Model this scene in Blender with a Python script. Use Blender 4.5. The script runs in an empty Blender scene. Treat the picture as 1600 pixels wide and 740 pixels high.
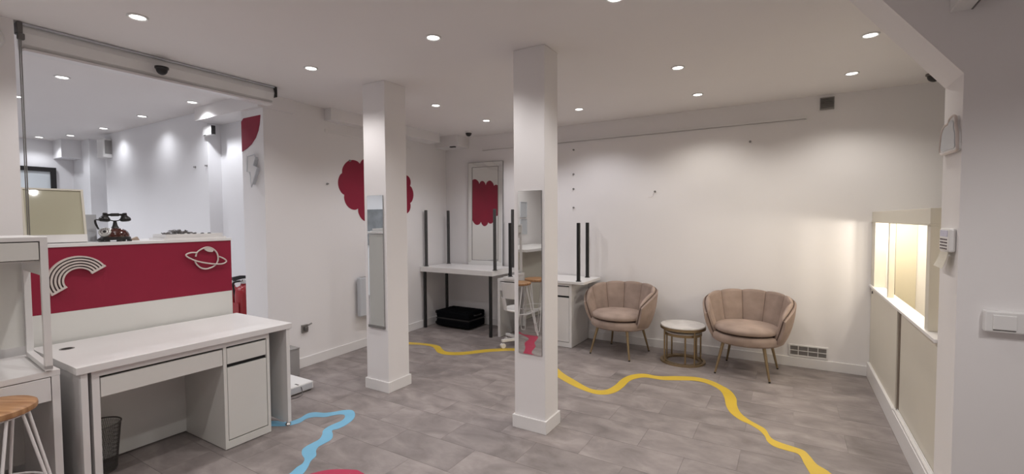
import bpy, bmesh, math, random
from mathutils import Vector, Matrix
random.seed(7)
PI = math.pi
sc = bpy.context.scene
col = sc.collection

# ------------------------------------------------------------------ camera, world, exposure
CAM_H = 1.5
yaw, pitch, roll, FPX = -0.54266975, 0.038935904, -0.00520578, 720.33
fwd = Vector((math.sin(yaw), math.cos(yaw), 0)); rgt = Vector((math.cos(yaw), -math.sin(yaw), 0)); up = Vector((0, 0, 1))
f2 = fwd*math.cos(pitch) - up*math.sin(pitch); u2 = up*math.cos(pitch) + fwd*math.sin(pitch)
r3 = rgt*math.cos(roll) + u2*math.sin(roll); u3 = u2*math.cos(roll) - rgt*math.sin(roll)
cam = bpy.data.cameras.new('camera'); cam.sensor_width = 36; cam.sensor_fit = 'HORIZONTAL'; cam.lens = FPX/1600*36
cam.clip_start = 0.02
camo = bpy.data.objects.new('camera', cam); col.objects.link(camo)
m = Matrix((r3, u3, -f2)).transposed().to_4x4(); m.translation = Vector((0, 0, CAM_H)); camo.matrix_world = m
sc.camera = camo
w = bpy.data.worlds.new('world'); sc.world = w; w.use_nodes = True
w.node_tree.nodes['Background'].inputs[0].default_value = (1, 1, 1, 1)
w.node_tree.nodes['Background'].inputs[1].default_value = 0.05
vs = sc.view_settings
vs.view_transform = 'Standard'; vs.look = 'None'; vs.gamma = 1.0; vs.exposure = -0.88
LAMP_W = 44.0            # watts of one ceiling downlight
CEIL = 2.68

# ------------------------------------------------------------------ materials
def mat(name, c, rough=0.5, metal=0.0, noise=0.0, scale=8.0, bump=0.0, bscale=60.0, coat=0.0, emit=None, alpha=None, spec=0.5, sheen=0.0, objrand=0.0, detail=4):
    mt = bpy.data.materials.new(name); mt.use_nodes = True
    nt = mt.node_tree; b = nt.nodes['Principled BSDF']
    b.inputs['Base Color'].default_value = (*c, 1); b.inputs['Roughness'].default_value = rough; b.inputs['Metallic'].default_value = metal
    b.inputs['Specular IOR Level'].default_value = spec
    b.inputs['Coat Weight'].default_value = coat
    if sheen:
        b.inputs['Sheen Weight'].default_value = sheen; b.inputs['Sheen Roughness'].default_value = .35
        b.inputs['Sheen Tint'].default_value = (min(1, c[0]*2.2), min(1, c[1]*2.2), min(1, c[2]*2.2), 1)
    if noise or bump:
        tc = nt.nodes.new('ShaderNodeTexCoord')
    if noise:
        n = nt.nodes.new('ShaderNodeTexNoise'); n.inputs['Scale'].default_value = scale; n.inputs['Detail'].default_value = detail
        nt.links.new(tc.outputs['Object'], n.inputs['Vector'])
        r = nt.nodes.new('ShaderNodeValToRGB')
        r.color_ramp.elements[0].position = .3; r.color_ramp.elements[1].position = .7
        r.color_ramp.elements[0].color = (*[max(0, x*(1-noise)) for x in c], 1); r.color_ramp.elements[1].color = (*[min(1, x*(1+noise)) for x in c], 1)
        nt.links.new(n.outputs['Fac'], r.inputs['Fac']); nt.links.new(r.outputs['Color'], b.inputs['Base Color'])
    if bump:
        n2 = nt.nodes.new('ShaderNodeTexNoise'); n2.inputs['Scale'].default_value = bscale; n2.inputs['Detail'].default_value = 3
        nt.links.new(tc.outputs['Object'], n2.inputs['Vector'])
        bp = nt.nodes.new('ShaderNodeBump'); bp.inputs['Strength'].default_value = bump; bp.inputs['Distance'].default_value = .004
        nt.links.new(n2.outputs['Fac'], bp.inputs['Height']); nt.links.new(bp.outputs['Normal'], b.inputs['Normal'])
    if emit:
        b.inputs['Emission Color'].default_value = (*emit[:3], 1); b.inputs['Emission Strength'].default_value = emit[3]
    if alpha is not None:
        b.inputs['Alpha'].default_value = alpha
    return mt

def srgb(r, g, b):
    f = lambda v: (v/255/12.92) if v/255 <= .04045 else ((v/255+.055)/1.055)**2.4
    return (f(r), f(g), f(b))

WALL = mat('white_wall_paint', (.85, .825, .82), .55, noise=.015, scale=1.5, bump=.05, bscale=90)
CEILM = mat('ceiling_paint', (.87, .838, .825), .7, noise=.012, scale=1.2, bump=.04, bscale=70)
FARW = mat('far_room_wall_paint', (.85, .845, .86), .55, noise=.015, scale=1.5)
TRIM = mat('satin_trim_paint', (.82, .80, .79), .35, noise=.01, scale=3)
CREAM = mat('cream_painted_board', (.70, .66, .57), .45, noise=.015, scale=3)
CREAM2 = mat('pale_cream_paint', (.66, .61, .49), .5, noise=.02, scale=3)
BROWN = mat('brown_gap_strip', (.17, .13, .10), .6, noise=.1, scale=20)
DESKW = mat('white_melamine', (.80, .785, .775), .32, noise=.012, scale=5)
DESKG = mat('offwhite_desk_front', (.74, .735, .70), .38, noise=.012, scale=5)
RED = mat('crimson_paint', (.27, .004, .032), .6, noise=.04, scale=4)
REDF = mat('crimson_floor_vinyl', (.46, .030, .085), .4, noise=.05, scale=6)
YELF = mat('yellow_floor_vinyl', (.68, .47, .05), .38, noise=.05, scale=6)
BLUF = mat('sky_blue_floor_vinyl', (.20, .50, .72), .38, noise=.05, scale=6)
BLACK = mat('black_painted_metal', (.012, .012, .013), .4, noise=.1, scale=30)
LEGG = mat('charcoal_painted_metal', (.055, .054, .054), .45, noise=.1, scale=30)
BLKP = mat('black_plastic', (.015, .014, .014), .35, noise=.1, scale=30)
GREYM = mat('grey_metal', (.30, .29, .28), .35, metal=.8, noise=.05, scale=20)
DARKM = mat('dark_grey_metal', (.16, .15, .145), .4, metal=.5, noise=.08, scale=20)
CHROME = mat('brushed_chrome', (.62, .61, .60), .2, metal=1, noise=.03, scale=40)
MIRROR = mat('mirror_glass', (.80, .81, .80), .015, metal=1, noise=.004, scale=2)
SILV = mat('silver_mirror_edge', (.55, .56, .56), .18, metal=1, noise=.03, scale=30)
BRASS = mat('brushed_brass', (.36, .27, .16), .38, metal=.85, noise=.06, scale=30)
VELVET = mat('beige_pink_velvet', (.35, .265, .222), .85, noise=.17, scale=7, bump=.15, bscale=25, sheen=.25, detail=3)
PIPE = mat('dark_seam_piping', (.10, .062, .05), .8, noise=.1, scale=20)
MARBLE = mat('white_marble', (.74, .71, .68), .2, noise=.13, scale=9, detail=8)
WOOD = mat('oak_seat_wood', (.40, .21, .095), .45, noise=.0)
SUIT = mat('black_ribbed_fabric', (.005, .0055, .007), .95, noise=.2, scale=60, bump=.1, bscale=200, spec=.05)
WPL = mat('white_plastic', (.80, .79, .78), .35, noise=.01, scale=8)
GPL = mat('pale_grey_plastic', (.58, .60, .63), .4, noise=.02, scale=8)
GREYBOX = mat('grey_painted_box', (.34, .325, .315), .5, noise=.04, scale=8)
BOARD = mat('glossy_cream_board', (.50, .48, .36), .06, noise=.015, scale=2, coat=.5)
ACRY = mat('grey_acrylic_sheet', (.50, .51, .54), .15, noise=.03, scale=4)
PALEG = mat('pale_blue_board', (.68, .73, .76), .3, noise=.02, scale=3)
GREYP = mat('mottled_grey_panel', (.23, .24, .25), .5, noise=.25, scale=5, detail=6)
MAROON = mat('dark_maroon_shellac', (.055, .012, .007), .15, noise=.25, scale=12, coat=.6)
DIAL = mat('silver_dial', (.42, .42, .40), .35, metal=.3, noise=.12, scale=60)
EXTR = mat('red_cylinder_paint', (.34, .012, .02), .25, noise=.05, scale=10, coat=.4)
LAMPM = mat('lit_lamp_lens', (1, 1, 1), .4, emit=(1, .97, .93, 14.0))
WARML = mat('lit_warm_lens', (1, 1, 1), .4, emit=(1, .86, .62, 8.0))
PAPER = mat('cream_paper', (.74, .70, .60), .7, noise=.03, scale=20)
LCD = mat('lilac_display', (.48, .48, .66), .3, noise=.05, scale=30)
KEYS = mat('dark_key_print', (.10, .07, .08), .6, noise=.1, scale=40)
FLOORB = mat('floor_screed', (.30, .265, .255), .8, noise=.1, scale=4)
JOINT = mat('dark_gap', (.02, .02, .02), .8, noise=.1, scale=10)
TAN = mat('tan_card', (.42, .33, .26), .7, noise=.08, scale=20)
NEON = mat('unlit_milky_tube', (.66, .58, .54), .35, noise=.05, scale=20)
GREYMIR = mat('dark_shelf_panel', (.52, .49, .42), .5, noise=.02, scale=4)

def tile_mat():
    mt = bpy.data.materials.new('concrete_look_vinyl_tile'); mt.use_nodes = True
    nt = mt.node_tree; b = nt.nodes['Principled BSDF']
    N = nt.nodes.new; Lk = nt.links.new
    geo = N('ShaderNodeNewGeometry'); oi = N('ShaderNodeObjectInfo')
    off = N('ShaderNodeVectorMath'); off.operation = 'MULTIPLY_ADD'
    cmb = N('ShaderNodeCombineXYZ'); Lk(oi.outputs['Random'], cmb.inputs[0]); Lk(oi.outputs['Random'], cmb.inputs[1])
    off.inputs[1].default_value = (37, 53, 11); Lk(cmb.outputs[0], off.inputs[0]); Lk(geo.outputs['Position'], off.inputs[2])
    mp = N('ShaderNodeMapping'); mp.inputs['Scale'].default_value = (.85, 1.3, 1); Lk(off.outputs[0], mp.inputs['Vector'])
    n1 = N('ShaderNodeTexNoise'); n1.inputs['Scale'].default_value = 4.2; n1.inputs['Detail'].default_value = 8; n1.inputs['Roughness'].default_value = .6; n1.inputs['Distortion'].default_value = .4
    Lk(mp.outputs[0], n1.inputs['Vector'])
    r = N('ShaderNodeValToRGB'); e = r.color_ramp.elements
    e[0].position = .30; e[0].color = (.185, .160, .153, 1); e[1].position = .72; e[1].color = (.375, .330, .316, 1)
    mid = r.color_ramp.elements.new(.5); mid.color = (.268, .233, .224, 1)
    Lk(n1.outputs['Fac'], r.inputs['Fac'])
    mr = N('ShaderNodeMapRange'); mr.inputs[3].default_value = .93; mr.inputs[4].default_value = 1.07; Lk(oi.outputs['Random'], mr.inputs[0])
    mx = N('ShaderNodeMix'); mx.data_type = 'RGBA'; mx.blend_type = 'MULTIPLY'; mx.inputs[0].default_value = 1
    Lk(r.outputs['Color'], mx.inputs[6]); Lk(mr.outputs[0], mx.inputs[7]); Lk(mx.outputs[2], b.inputs['Base Color'])
    b.inputs['Roughness'].default_value = .5
    n2 = N('ShaderNodeTexNoise'); n2.inputs['Scale'].default_value = 60; Lk(geo.outputs['Position'], n2.inputs['Vector'])
    bp = N('ShaderNodeBump'); bp.inputs['Strength'].default_value = .06; bp.inputs['Distance'].default_value = .003
    Lk(n2.outputs['Fac'], bp.inputs['Height']); Lk(bp.outputs['Normal'], b.inputs['Normal'])
    return mt
TILE = tile_mat()
def wood_mat(mt):
    nt = mt.node_tree; b = nt.nodes['Principled BSDF']; N = nt.nodes.new; Lk = nt.links.new
    tc = N('ShaderNodeTexCoord'); mp = N('ShaderNodeMapping'); mp.inputs['Scale'].default_value = (3, 34, 3); Lk(tc.outputs['Object'], mp.inputs['Vector'])
    n = N('ShaderNodeTexNoise'); n.inputs['Scale'].default_value = 1.6; n.inputs['Detail'].default_value = 6; Lk(mp.outputs[0], n.inputs['Vector'])
    r = N('ShaderNodeValToRGB'); r.color_ramp.elements[0].position = .3; r.color_ramp.elements[1].position = .75
    r.color_ramp.elements[0].color = (.27, .125, .05, 1); r.color_ramp.elements[1].color = (.50, .28, .135, 1)
    Lk(n.outputs['Fac'], r.inputs['Fac']); Lk(r.outputs['Color'], b.inputs['Base Color'])
wood_mat(WOOD)

# ------------------------------------------------------------------ mesh builder
class B:
    def __init__(self): self.bm = bmesh.new()
    def face(self, vs):
        try: return self.bm.faces.new(vs)
        except ValueError: return None
    def box(self, x0, x1, y0, y1, z0, z1, M=None):
        c = [(x0, y0, z0), (x1, y0, z0), (x1, y1, z0), (x0, y1, z0), (x0, y0, z1), (x1, y0, z1), (x1, y1, z1), (x0, y1, z1)]
        v = [self.bm.verts.new(M @ Vector(p) if M else p) for p in c]
        for f in ((3, 2, 1, 0), (4, 5, 6, 7), (0, 1, 5, 4), (1, 2, 6, 5), (2, 3, 7, 6), (3, 0, 4, 7)): self.face([v[i] for i in f])
        return self
    def prism(self, pts, axis, a, b, M=None):
        """extrude polygon pts along axis from a to b. axis X: pts=(y,z), Y: (x,z), Z: (x,y)"""
        def P(p, d):
            q = {'X': (d, p[0], p[1]), 'Y': (p[0], d, p[1]), 'Z': (p[0], p[1], d)}[axis]
            return M @ Vector(q) if M else q
        v0 = [self.bm.verts.new(P(p, a)) for p in pts]; v1 = [self.bm.verts.new(P(p, b)) for p in pts]
        n = len(pts)
        fs = [self.face(v0), self.face(v1)]
        for i in range(n): self.face([v0[i], v0[(i+1) % n], v1[(i+1) % n], v1[i]])
        if n > 4:
            self.bm.normal_update(); bmesh.ops.triangulate(self.bm, faces=[f for f in fs if f])
        return self
    def strip(self, A, C, z0, z1):
        """ribbon between two polylines (world xy) with thickness"""
        va = [self.bm.verts.new((p[0], p[1], z1)) for p in A]; vc = [self.bm.verts.new((p[0], p[1], z1)) for p in C]
        wa = [self.bm.verts.new((p[0], p[1], z0)) for p in A]; wc = [self.bm.verts.new((p[0], p[1], z0)) for p in C]
        for i in range(len(A)-1):
            self.face([va[i], vc[i], vc[i+1], va[i+1]]); self.face([wa[i], va[i], va[i+1], wa[i+1]]); self.face([vc[i], wc[i], wc[i+1], vc[i+1]])
        self.face([va[0], wa[0], wc[0], vc[0]]); self.face([va[-1], vc[-1], wc[-1], wa[-1]])
        return self
    def tube(self, pts, r, seg=8, closed=False, cap=True):
        pts = [Vector(p) for p in pts]; n = len(pts); rings = []
        rr = r if isinstance(r, (list, tuple)) else [r]*n
        prev = None
        for i, p in enumerate(pts):
            if closed: t = pts[(i+1) % n] - pts[i-1]
            else: t = pts[min(i+1, n-1)] - pts[max(i-1, 0)]
            t.normalize()
            if prev is None:
                a = Vector((0, 0, 1)) if abs(t.z) < .9 else Vector((1, 0, 0))
                u = t.cross(a).normalized()
            else:
                u = prev - t*prev.dot(t)
                u = u.normalized() if u.length > 1e-6 else t.orthogonal().normalized()
            prev = u; v = t.cross(u)
            rings.append([self.bm.verts.new(p + (u*math.cos(2*PI*k/seg) + v*math.sin(2*PI*k/seg))*rr[i]) for k in range(seg)])
        m_ = n if closed else n-1
        for i in range(m_):
            a, b = rings[i], rings[(i+1) % n]
            for k in range(seg): self.face([a[k], a[(k+1) % seg], b[(k+1) % seg], b[k]])
        if cap and not closed: self.face(rings[0][::-1]); self.face(rings[-1])
        return self
    def lathe(self, prof, seg=24, M=None, c=(0, 0, 0), cap=True):
        """prof: list of (r,z) from bottom to top; around Z"""
        rings = []
        for r, z in prof:
            if r < 1e-5:
                p = Vector((c[0], c[1], c[2]+z)); rings.append([self.bm.verts.new(M @ p if M else p)])
            else:
                ring = []
                for k in range(seg):
                    p = Vector((c[0]+r*math.cos(2*PI*k/seg), c[1]+r*math.sin(2*PI*k/seg), c[2]+z)); ring.append(self.bm.verts.new(M @ p if M else p))
                rings.append(ring)
        for a, b in zip(rings, rings[1:]):
            if len(a) == 1 and len(b) == 1: continue
            for k in range(seg):
                k2 = (k+1) % seg
                if len(a) == 1: self.face([a[0], b[k2], b[k]])
                elif len(b) == 1: self.face([a[k], a[k2], b[0]])
                else: self.face([a[k], a[k2], b[k2], b[k]])
        if cap and len(rings[0]) > 1: self.face(rings[0][::-1])
        if cap and len(rings[-1]) > 1: self.face(rings[-1])
        return self
    def grid(self, rows, closeu=False, closev=False):
        V = [[self.bm.verts.new(p) for p in r] for r in rows]
        nu = len(V); nv = len(V[0])
        for i in range(nu if closeu else nu-1):
            for j in range(nv if closev else nv-1):
                self.face([V[i][j], V[(i+1) % nu][j], V[(i+1) % nu][(j+1) % nv], V[i][(j+1) % nv]])
        return V
    def build(self, name, material, parent=None, bevel=0, bseg=2, smooth=False, loc=None):
        bm = self.bm
        bmesh.ops.recalc_face_normals(bm, faces=bm.faces)
        if bevel:
            es = [e for e in bm.edges if len(e.link_faces) == 2 and e.calc_face_angle(0) > .6]
            if es: bmesh.ops.bevel(bm, geom=es, offset=bevel, segments=bseg, profile=.5, affect='EDGES', clamp_overlap=True)
        if smooth:
            for f in bm.faces: f.smooth = True
            for e in bm.edges:
                if len(e.link_faces) == 2 and e.calc_face_angle(0) > .7: e.smooth = False
        me = bpy.data.meshes.new(name); 
        o = bpy.data.objects.new(name, me)
        org = Vector((0, 0, 0))
        if parent is not None:
            p = parent
            while p is not None: org += p.location; p = p.parent
        elif loc is not None:
            org = Vector(loc)
        if org.length: bmesh.ops.translate(bm, verts=bm.verts, vec=-org)
        bm.to_mesh(me); bm.free(); me.materials.append(material)
        if parent is not None: o.parent = parent
        elif loc is not None: o.location = loc
        col.objects.link(o)
        return o

def tag(o, label, cat, group=None, kind=None):
    o['label'] = label; o['category'] = cat
    if group: o['group'] = group
    if kind: o['kind'] = kind
    return o
def thing(name, label, cat, loc=(0, 0, 0), group=None):
    o = bpy.data.objects.new(name, None); o.empty_display_size = .1; col.objects.link(o); o.location = loc
    return tag(o, label, cat, group)
def struct(o): o['kind'] = 'structure'; return o
def copy_tree(o, parent=None):
    c = o.copy(); col.objects.link(c)
    if parent: c.parent = parent
    for ch in list(o.children): copy_tree(ch, c)
    return c
def box(name, x0, x1, y0, y1, z0, z1, m, parent=None, bevel=0, loc=None):
    return B().box(x0, x1, y0, y1, z0, z1).build(name, m, parent, bevel, loc=loc)
def spline(pts, n=6, closed=False):
    out = []; P = [Vector(p) for p in pts]; N = len(P)
    for i in range(N if closed else N-1):
        if closed: a, b, c, d = P[i-1], P[i], P[(i+1) % N], P[(i+2) % N]
        else: a, b, c, d = P[max(i-1, 0)], P[i], P[i+1], P[min(i+2, N-1)]
        for k in range(n):
            t = k/n
            out.append(.5*((2*b)+(c-a)*t+(2*a-5*b+4*c-d)*t*t+(3*b-a-3*c+d)*t**3))
    if not closed: out.append(P[-1])
    return out
def Rz(a): return Matrix.Rotation(a, 4, 'Z')
def T(v): return Matrix.Translation(Vector(v))

# ------------------------------------------------------------------ setting: floor, ceiling, walls
fl = struct(box('floor', -9.6, 3.2, -3.2, 6.0, -.12, -.0035, FLOORB))
TW, TD = .592, .2935
_tm = {}
def tile(x0, x1, y0, y1):
    key = (round(x1-x0, 3), round(y1-y0, 3))
    if key not in _tm:
        g = .0006; o = B().box(g, key[0]-g, g, key[1]-g, -.003, 0).build('tile', TILE, None)
        _tm[key] = o.data; col.objects.unlink(o); bpy.data.objects.remove(o)
    o = bpy.data.objects.new('tile', _tm[key]); o.parent = fl; o.location = (x0, y0, 0); col.objects.link(o)
XL, XR, YB, YT = -4.42, .66, -.55, 5.42
r0 = -9
for r in range(r0, 13):
    y0 = 2.10 + r*TD; y1 = y0+TD
    y0c, y1c = max(y0, YB), min(y1, YT)
    if y1c-y0c < .02: continue
    xs = -1.73 + (TW/2 if r % 2 else 0)
    k0 = math.floor((XL-xs)/TW)
    x = xs + k0*TW
    while x < XR:
        a, b = max(x, XL), min(x+TW, XR)
        if b-a > .02: tile(a, b, y0c, y1c)
        x += TW

struct(box('ceiling', -9.6, 3.2, -3.2, 6.0, CEIL, CEIL+.12, CEILM))
wb = struct(box('wall_back', -4.6, 3.0, 5.42, 5.54, 0, CEIL, WALL))
struct(box('baseboard_back', -4.41, .655, 5.405, 5.42, 0, .095, TRIM, bevel=.003))
LWX = lambda y: -4.23-(y-2.823)*.07
wl = struct(B().prism([(LWX(2.51), 2.51), (LWX(5.42), 5.42), (-4.57, 5.42), (-4.57, 2.51)], 'Z', 0, CEIL).build('wall_left', WALL))
struct(B().prism([(LWX(2.74)+.014, 2.74), (LWX(5.405)+.014, 5.405), (LWX(5.405), 5.405), (LWX(2.74), 2.74)], 'Z', 0, .10).build('baseboard_left', TRIM, bevel=.003))
# picture rails
struct(B().box(-3.75, .122, 5.408, 5.42, 2.470, 2.502).box(-3.75, .122, 5.404, 5.42, 2.470, 2.476).build('trim_1', TRIM))
struct(B().prism([(LWX(3.21)+.012, 3.21), (LWX(4.6)+.012, 4.6), (LWX(4.6), 4.6), (LWX(3.21), 3.21)], 'Z', 2.438, 2.468).build('trim_2', TRIM))
# soffits on the left wall and in the far corner
struct(box('soffit_left', -4.37, -4.15, 3.21, 4.97, 2.555, CEIL, WALL))
struct(box('soffit_corner', -4.42, -3.99, 5.15, 5.42, 2.525, CEIL, WALL))
# near left wall, far room shell
struct(box('wall_near_left', -4.02, -3.90, -3.0, .845, 0, CEIL, WALL))
struct(box('wall_far_left', -9.4, -4.02, -.75, -.62, 0, CEIL, FARW))
struct(box('wall_far_end', -9.45, -9.30, -.7, 3.2, 0, CEIL, FARW))
struct(box('wall_far_1', -8.08, -5.36, 2.58, 3.1, 0, CEIL, FARW))
struct(box('wall_far_2', -9.35, -8.66, 2.58, 3.1, 0, CEIL, FARW))
struct(box('wall_far_3', -8.66, -8.08, 2.90, 3.1, 0, CEIL, FARW))
struct(box('wall_niche', -5.40, -4.55, 2.715, 2.95, 0, CEIL, FARW))
struct(box('beam_lintel', -5.36, -4.20, 2.46, 2.82, 2.545, CEIL, WALL))
struct(box('soffit_far', -9.32, -8.95, 2.36, 2.62, 2.42, CEIL, FARW))
# right: wall with a sloped underside where the stair passes over, hall behind the hatch
struct(B().prism([(.655, 0), (2.9, 0), (2.9, CEIL), (.248, CEIL), (.655, 2.14)], 'Y', 2.83, 3.12).build('wall_right', WALL))
struct(box('wall_hall_right', 2.2, 2.32, 2.9, 5.5, 0, CEIL, WALL))
struct(box('wall_rear', -4.0, 3.0, -3.0, -2.88, 0, CEIL, WALL))
struct(box('wall_rear_right', 2.6, 2.72, -3.0, 2.83, 0, CEIL, WALL))
struct(B().box(.640, .665, 4.15, 5.405, 0, .14).box(.640, .665, 3.12, 4.15, 0, .132).box(.650, .70, 3.12, 4.13, .132, .142).box(.644, .650, 3.12, 4.13, .132, .152).box(.664, .669, 3.12, 4.13, .132, .152).build('baseboard_right', TRIM))

# crimson patch painted on the pier under the lintel
tag(B().prism([(-4.568, 2.455), (-4.53, 2.482), (-4.247, 2.482), (-4.262, 2.40), (-4.285, 2.34), (-4.33, 2.279), (-4.40, 2.225), (-4.48, 2.19), (-4.568, 2.166)], 'Y', 2.506, 2.51).build('wall_decal', RED), 'dark crimson curved patch painted on the pier under the lintel', 'wall decal')

# red cloud painted on the left wall: one ring of lobes
def cloud_outline(lobes, n=14):
    """lobes: consecutive cusp points; each joined by a bulging arc"""
    out = []
    cx = sum(p[0] for p in lobes)/len(lobes); cy = sum(p[1] for p in lobes)/len(lobes)
    for i, p in enumerate(lobes):
        q = lobes[(i+1) % len(lobes)]
        mx, my = (p[0]+q[0])/2, (p[1]+q[1])/2
        d = math.hypot(q[0]-p[0], q[1]-p[1]); nx, ny = (q[1]-p[1])/d, -(q[0]-p[0])/d
        if (mx-cx)*nx+(my-cy)*ny < 0: nx, ny = -nx, -ny
        for k in range(n):
            t = k/n; b = math.sin(PI*t)**.6*d*.30
            out.append((p[0]+(q[0]-p[0])*t+nx*b, p[1]+(q[1]-p[1])*t+ny*b))
    return out
cusps = [(3.435, 2.02), (3.70, 2.15), (4.00, 2.13), (4.22, 2.13), (4.52, 2.08), (4.585, 1.95), (4.585, 1.72), (4.46, 1.58), (4.15, 1.50), (3.90, 1.50), (3.66, 1.63), (3.46, 1.78)]
cl = B()
pts = cloud_outline(cusps)
v0 = [cl.bm.verts.new((LWX(p[0])+.0035, p[0], p[1])) for p in pts]; v1 = [cl.bm.verts.new((LWX(p[0])+.0005, p[0], p[1])) for p in pts]
fs = [cl.bm.faces.new(v0), cl.bm.faces.new(v1)]
for i in range(len(pts)): cl.face([v0[i], v0[(i+1) % len(pts)], v1[(i+1) % len(pts)], v1[i]])
cl.bm.normal_update(); bmesh.ops.triangulate(cl.bm, faces=fs)
tag(cl.build('wall_decal', RED), 'large crimson scalloped cloud painted on the left wall behind the left column', 'wall decal')

# ------------------------------------------------------------------ ceiling downlights
def downlight(x, y, label, colr=(1, .97, .955), k=1.0, blend=.62):
    t = thing('ceiling_downlight', label, 'ceiling light', (x, y, CEIL), 'recessed ceiling downlights')
    B().lathe([(.036, CEIL-.0005), (.052, CEIL-.0005), (.052, CEIL-.004), (.047, CEIL-.009), (.040, CEIL-.007), (.036, CEIL-.002), (.036, CEIL-.0005)], 24, c=(x, y, 0), cap=False).build('trim_ring', WPL, t, smooth=True)
    B().lathe([(.0, CEIL-.0045), (.036, CEIL-.0045), (.036, CEIL-.0005)], 20, c=(x, y, 0)).build('lens', LAMPM, t)
    l = bpy.data.lights.new('downlight_lamp', 'SPOT'); l.energy = LAMP_W*k; l.color = colr; l.spot_size = math.radians(137); l.spot_blend = blend; l.shadow_soft_size = .03
    lo = bpy.data.objects.new('downlight_lamp', l); col.objects.link(lo); lo.parent = t; lo.location = (0, 0, -.03)
COOL = (.93, .95, 1.0); WARM = (1, .95, .875)
downlight(-3.25, 1.21, 'lit ceiling downlight above the desk, nearest the roller blind')
downlight(-3.205, 2.305, 'lit ceiling downlight midway between roller blind end and left column', (1, .965, .95))
downlight(-2.00, 2.34, 'lit ceiling downlight in front of the gap between the two columns')
downlight(-3.155, 3.72, 'lit ceiling downlight just right of the left column top', (.97, .96, 1))
downlight(-3.13, 4.61, 'lit ceiling downlight above the black-legged tables near the back corner', (.97, .96, 1))
downlight(-1.965, 4.67, 'lit ceiling downlight near the back wall, right of the right column', (.98, .965, 1))
downlight(-.772, 3.81, 'lit ceiling downlight above the yellow floor stripe, right of the right column', WARM)
downlight(-.774, 4.73, 'lit ceiling downlight near the back wall above the round side table', WARM)
downlight(.427, 3.80, 'lit ceiling downlight on the right beside the sloping stair soffit', WARM)
downlight(.415, 4.72, 'lit ceiling downlight on the right nearest the wall vent', WARM)
downlight(-.82, 2.44, 'ceiling downlight cut off by the top edge, in front of the right column')
downlight(-5.118, 1.374, 'lit downlight in the far room nearest the white board', COOL)
downlight(-6.26, 1.351, 'lit downlight in the far room partly cut by the near wall edge', COOL)
downlight(-5.112, 2.329, 'lit downlight in the far room beside the lintel, glowing on its face', COOL, 1.0, .8)
downlight(-6.264, 2.339, 'lit downlight in the far room, second along the wall from the lintel', COOL, .4, 1.0)
downlight(-7.486, 2.383, 'lit downlight in the far room, third along the wall from the lintel', COOL, .4, 1.0)
downlight(-8.472, 2.334, 'lit downlight in the far room, fourth along the wall from the lintel', COOL, .4, 1.0)
downlight(-9.0, 2.15, 'lit downlight in the far room closest to the end wall', COOL, .3)
# unseen lamps: the grid carried on round the camera, plus added fill lamps
ORD = ('first', 'second', 'third', 'fourth', 'fifth', 'sixth', 'seventh', 'eighth', 'ninth')
for i, (x, y) in enumerate([(-2.0, 1.1), (-.8, 1.1), (-3.25, -.6), (-2.0, -.6), (-.8, -.6), (.45, 1.1), (1.15, 1.4), (-2.0, -2.0), (.4, -2.0)]):  # the one off the grid is added to brighten the near right wall
    downlight(x, y, ORD[i]+' of nine unseen ceiling downlights put in around the camera', k=1.7 if x == 1.15 else (1.7 if x < -3 else 1.0))
for i, (x, y) in enumerate([(-5.1, .35), (-6.3, .35), (-7.5, .35), (-7.45, 1.36), (-8.6, 1.36)]):  # fill lamps added out of view to lift the far room's brightness
    downlight(x, y, ORD[i]+' of five unseen fill downlights added to brighten the far room', COOL, 1.6)

# ------------------------------------------------------------------ columns
def column(x0, x1, y0, y1, label):
    t = thing('column', label, 'column', ((x0+x1)/2, (y0+y1)/2, 0))
    box('shaft', x0, x1, y0, y1, 0, CEIL, WALL, t, bevel=.004)
    b = B(); e = .013
    b.box(x0-e, x1+e, y0-e, y0, 0, .092).box(x1, x1+e, y0, y1+e, 0, .092).box(x0-e, x0, y0, y1+e, 0, .092).box(x0, x1, y1, y1+e, 0, .092)
    b.build('baseboard', TRIM, t, bevel=.002)
    return t
column(-3.225, -2.957, 2.823, 3.075, 'square white column on the left, carrying the narrow mirror')
column(-1.686, -1.440, 2.823, 3.030, 'square white column in the middle, carrying the wider mirror')
def column_mirror(x0, x1, z0, z1, label, strip=False, rot=0, y=2.8205):
    t = thing('column_mirror', label, 'mirror', ((x0+x1)/2, y, z0))
    M = T(((x0+x1)/2, y, 0)) @ Rz(rot); hw = (x1-x0)/2
    B().box(-hw, hw, -.004, .002, z0, z1, M).build('backing', SILV, t)
    B().box(-hw+.002, hw-.002, -.006, -.004, z0+.002, z1-.002, M).build('mirror_glass', MIRROR, t)
    if strip:
        B().box(-hw-.002, hw+.002, -.012, .002, z0-.006, z0+.016, M).build('bottom_clip', GREYM, t)
column_mirror(-3.182, -2.985, .56, 1.71, 'narrow frameless mirror fixed to the left column', True, -.013, 2.819)
column_mirror(-1.648, -1.460, .546, 1.697, 'frameless mirror on the middle column showing reflected stools')

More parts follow.
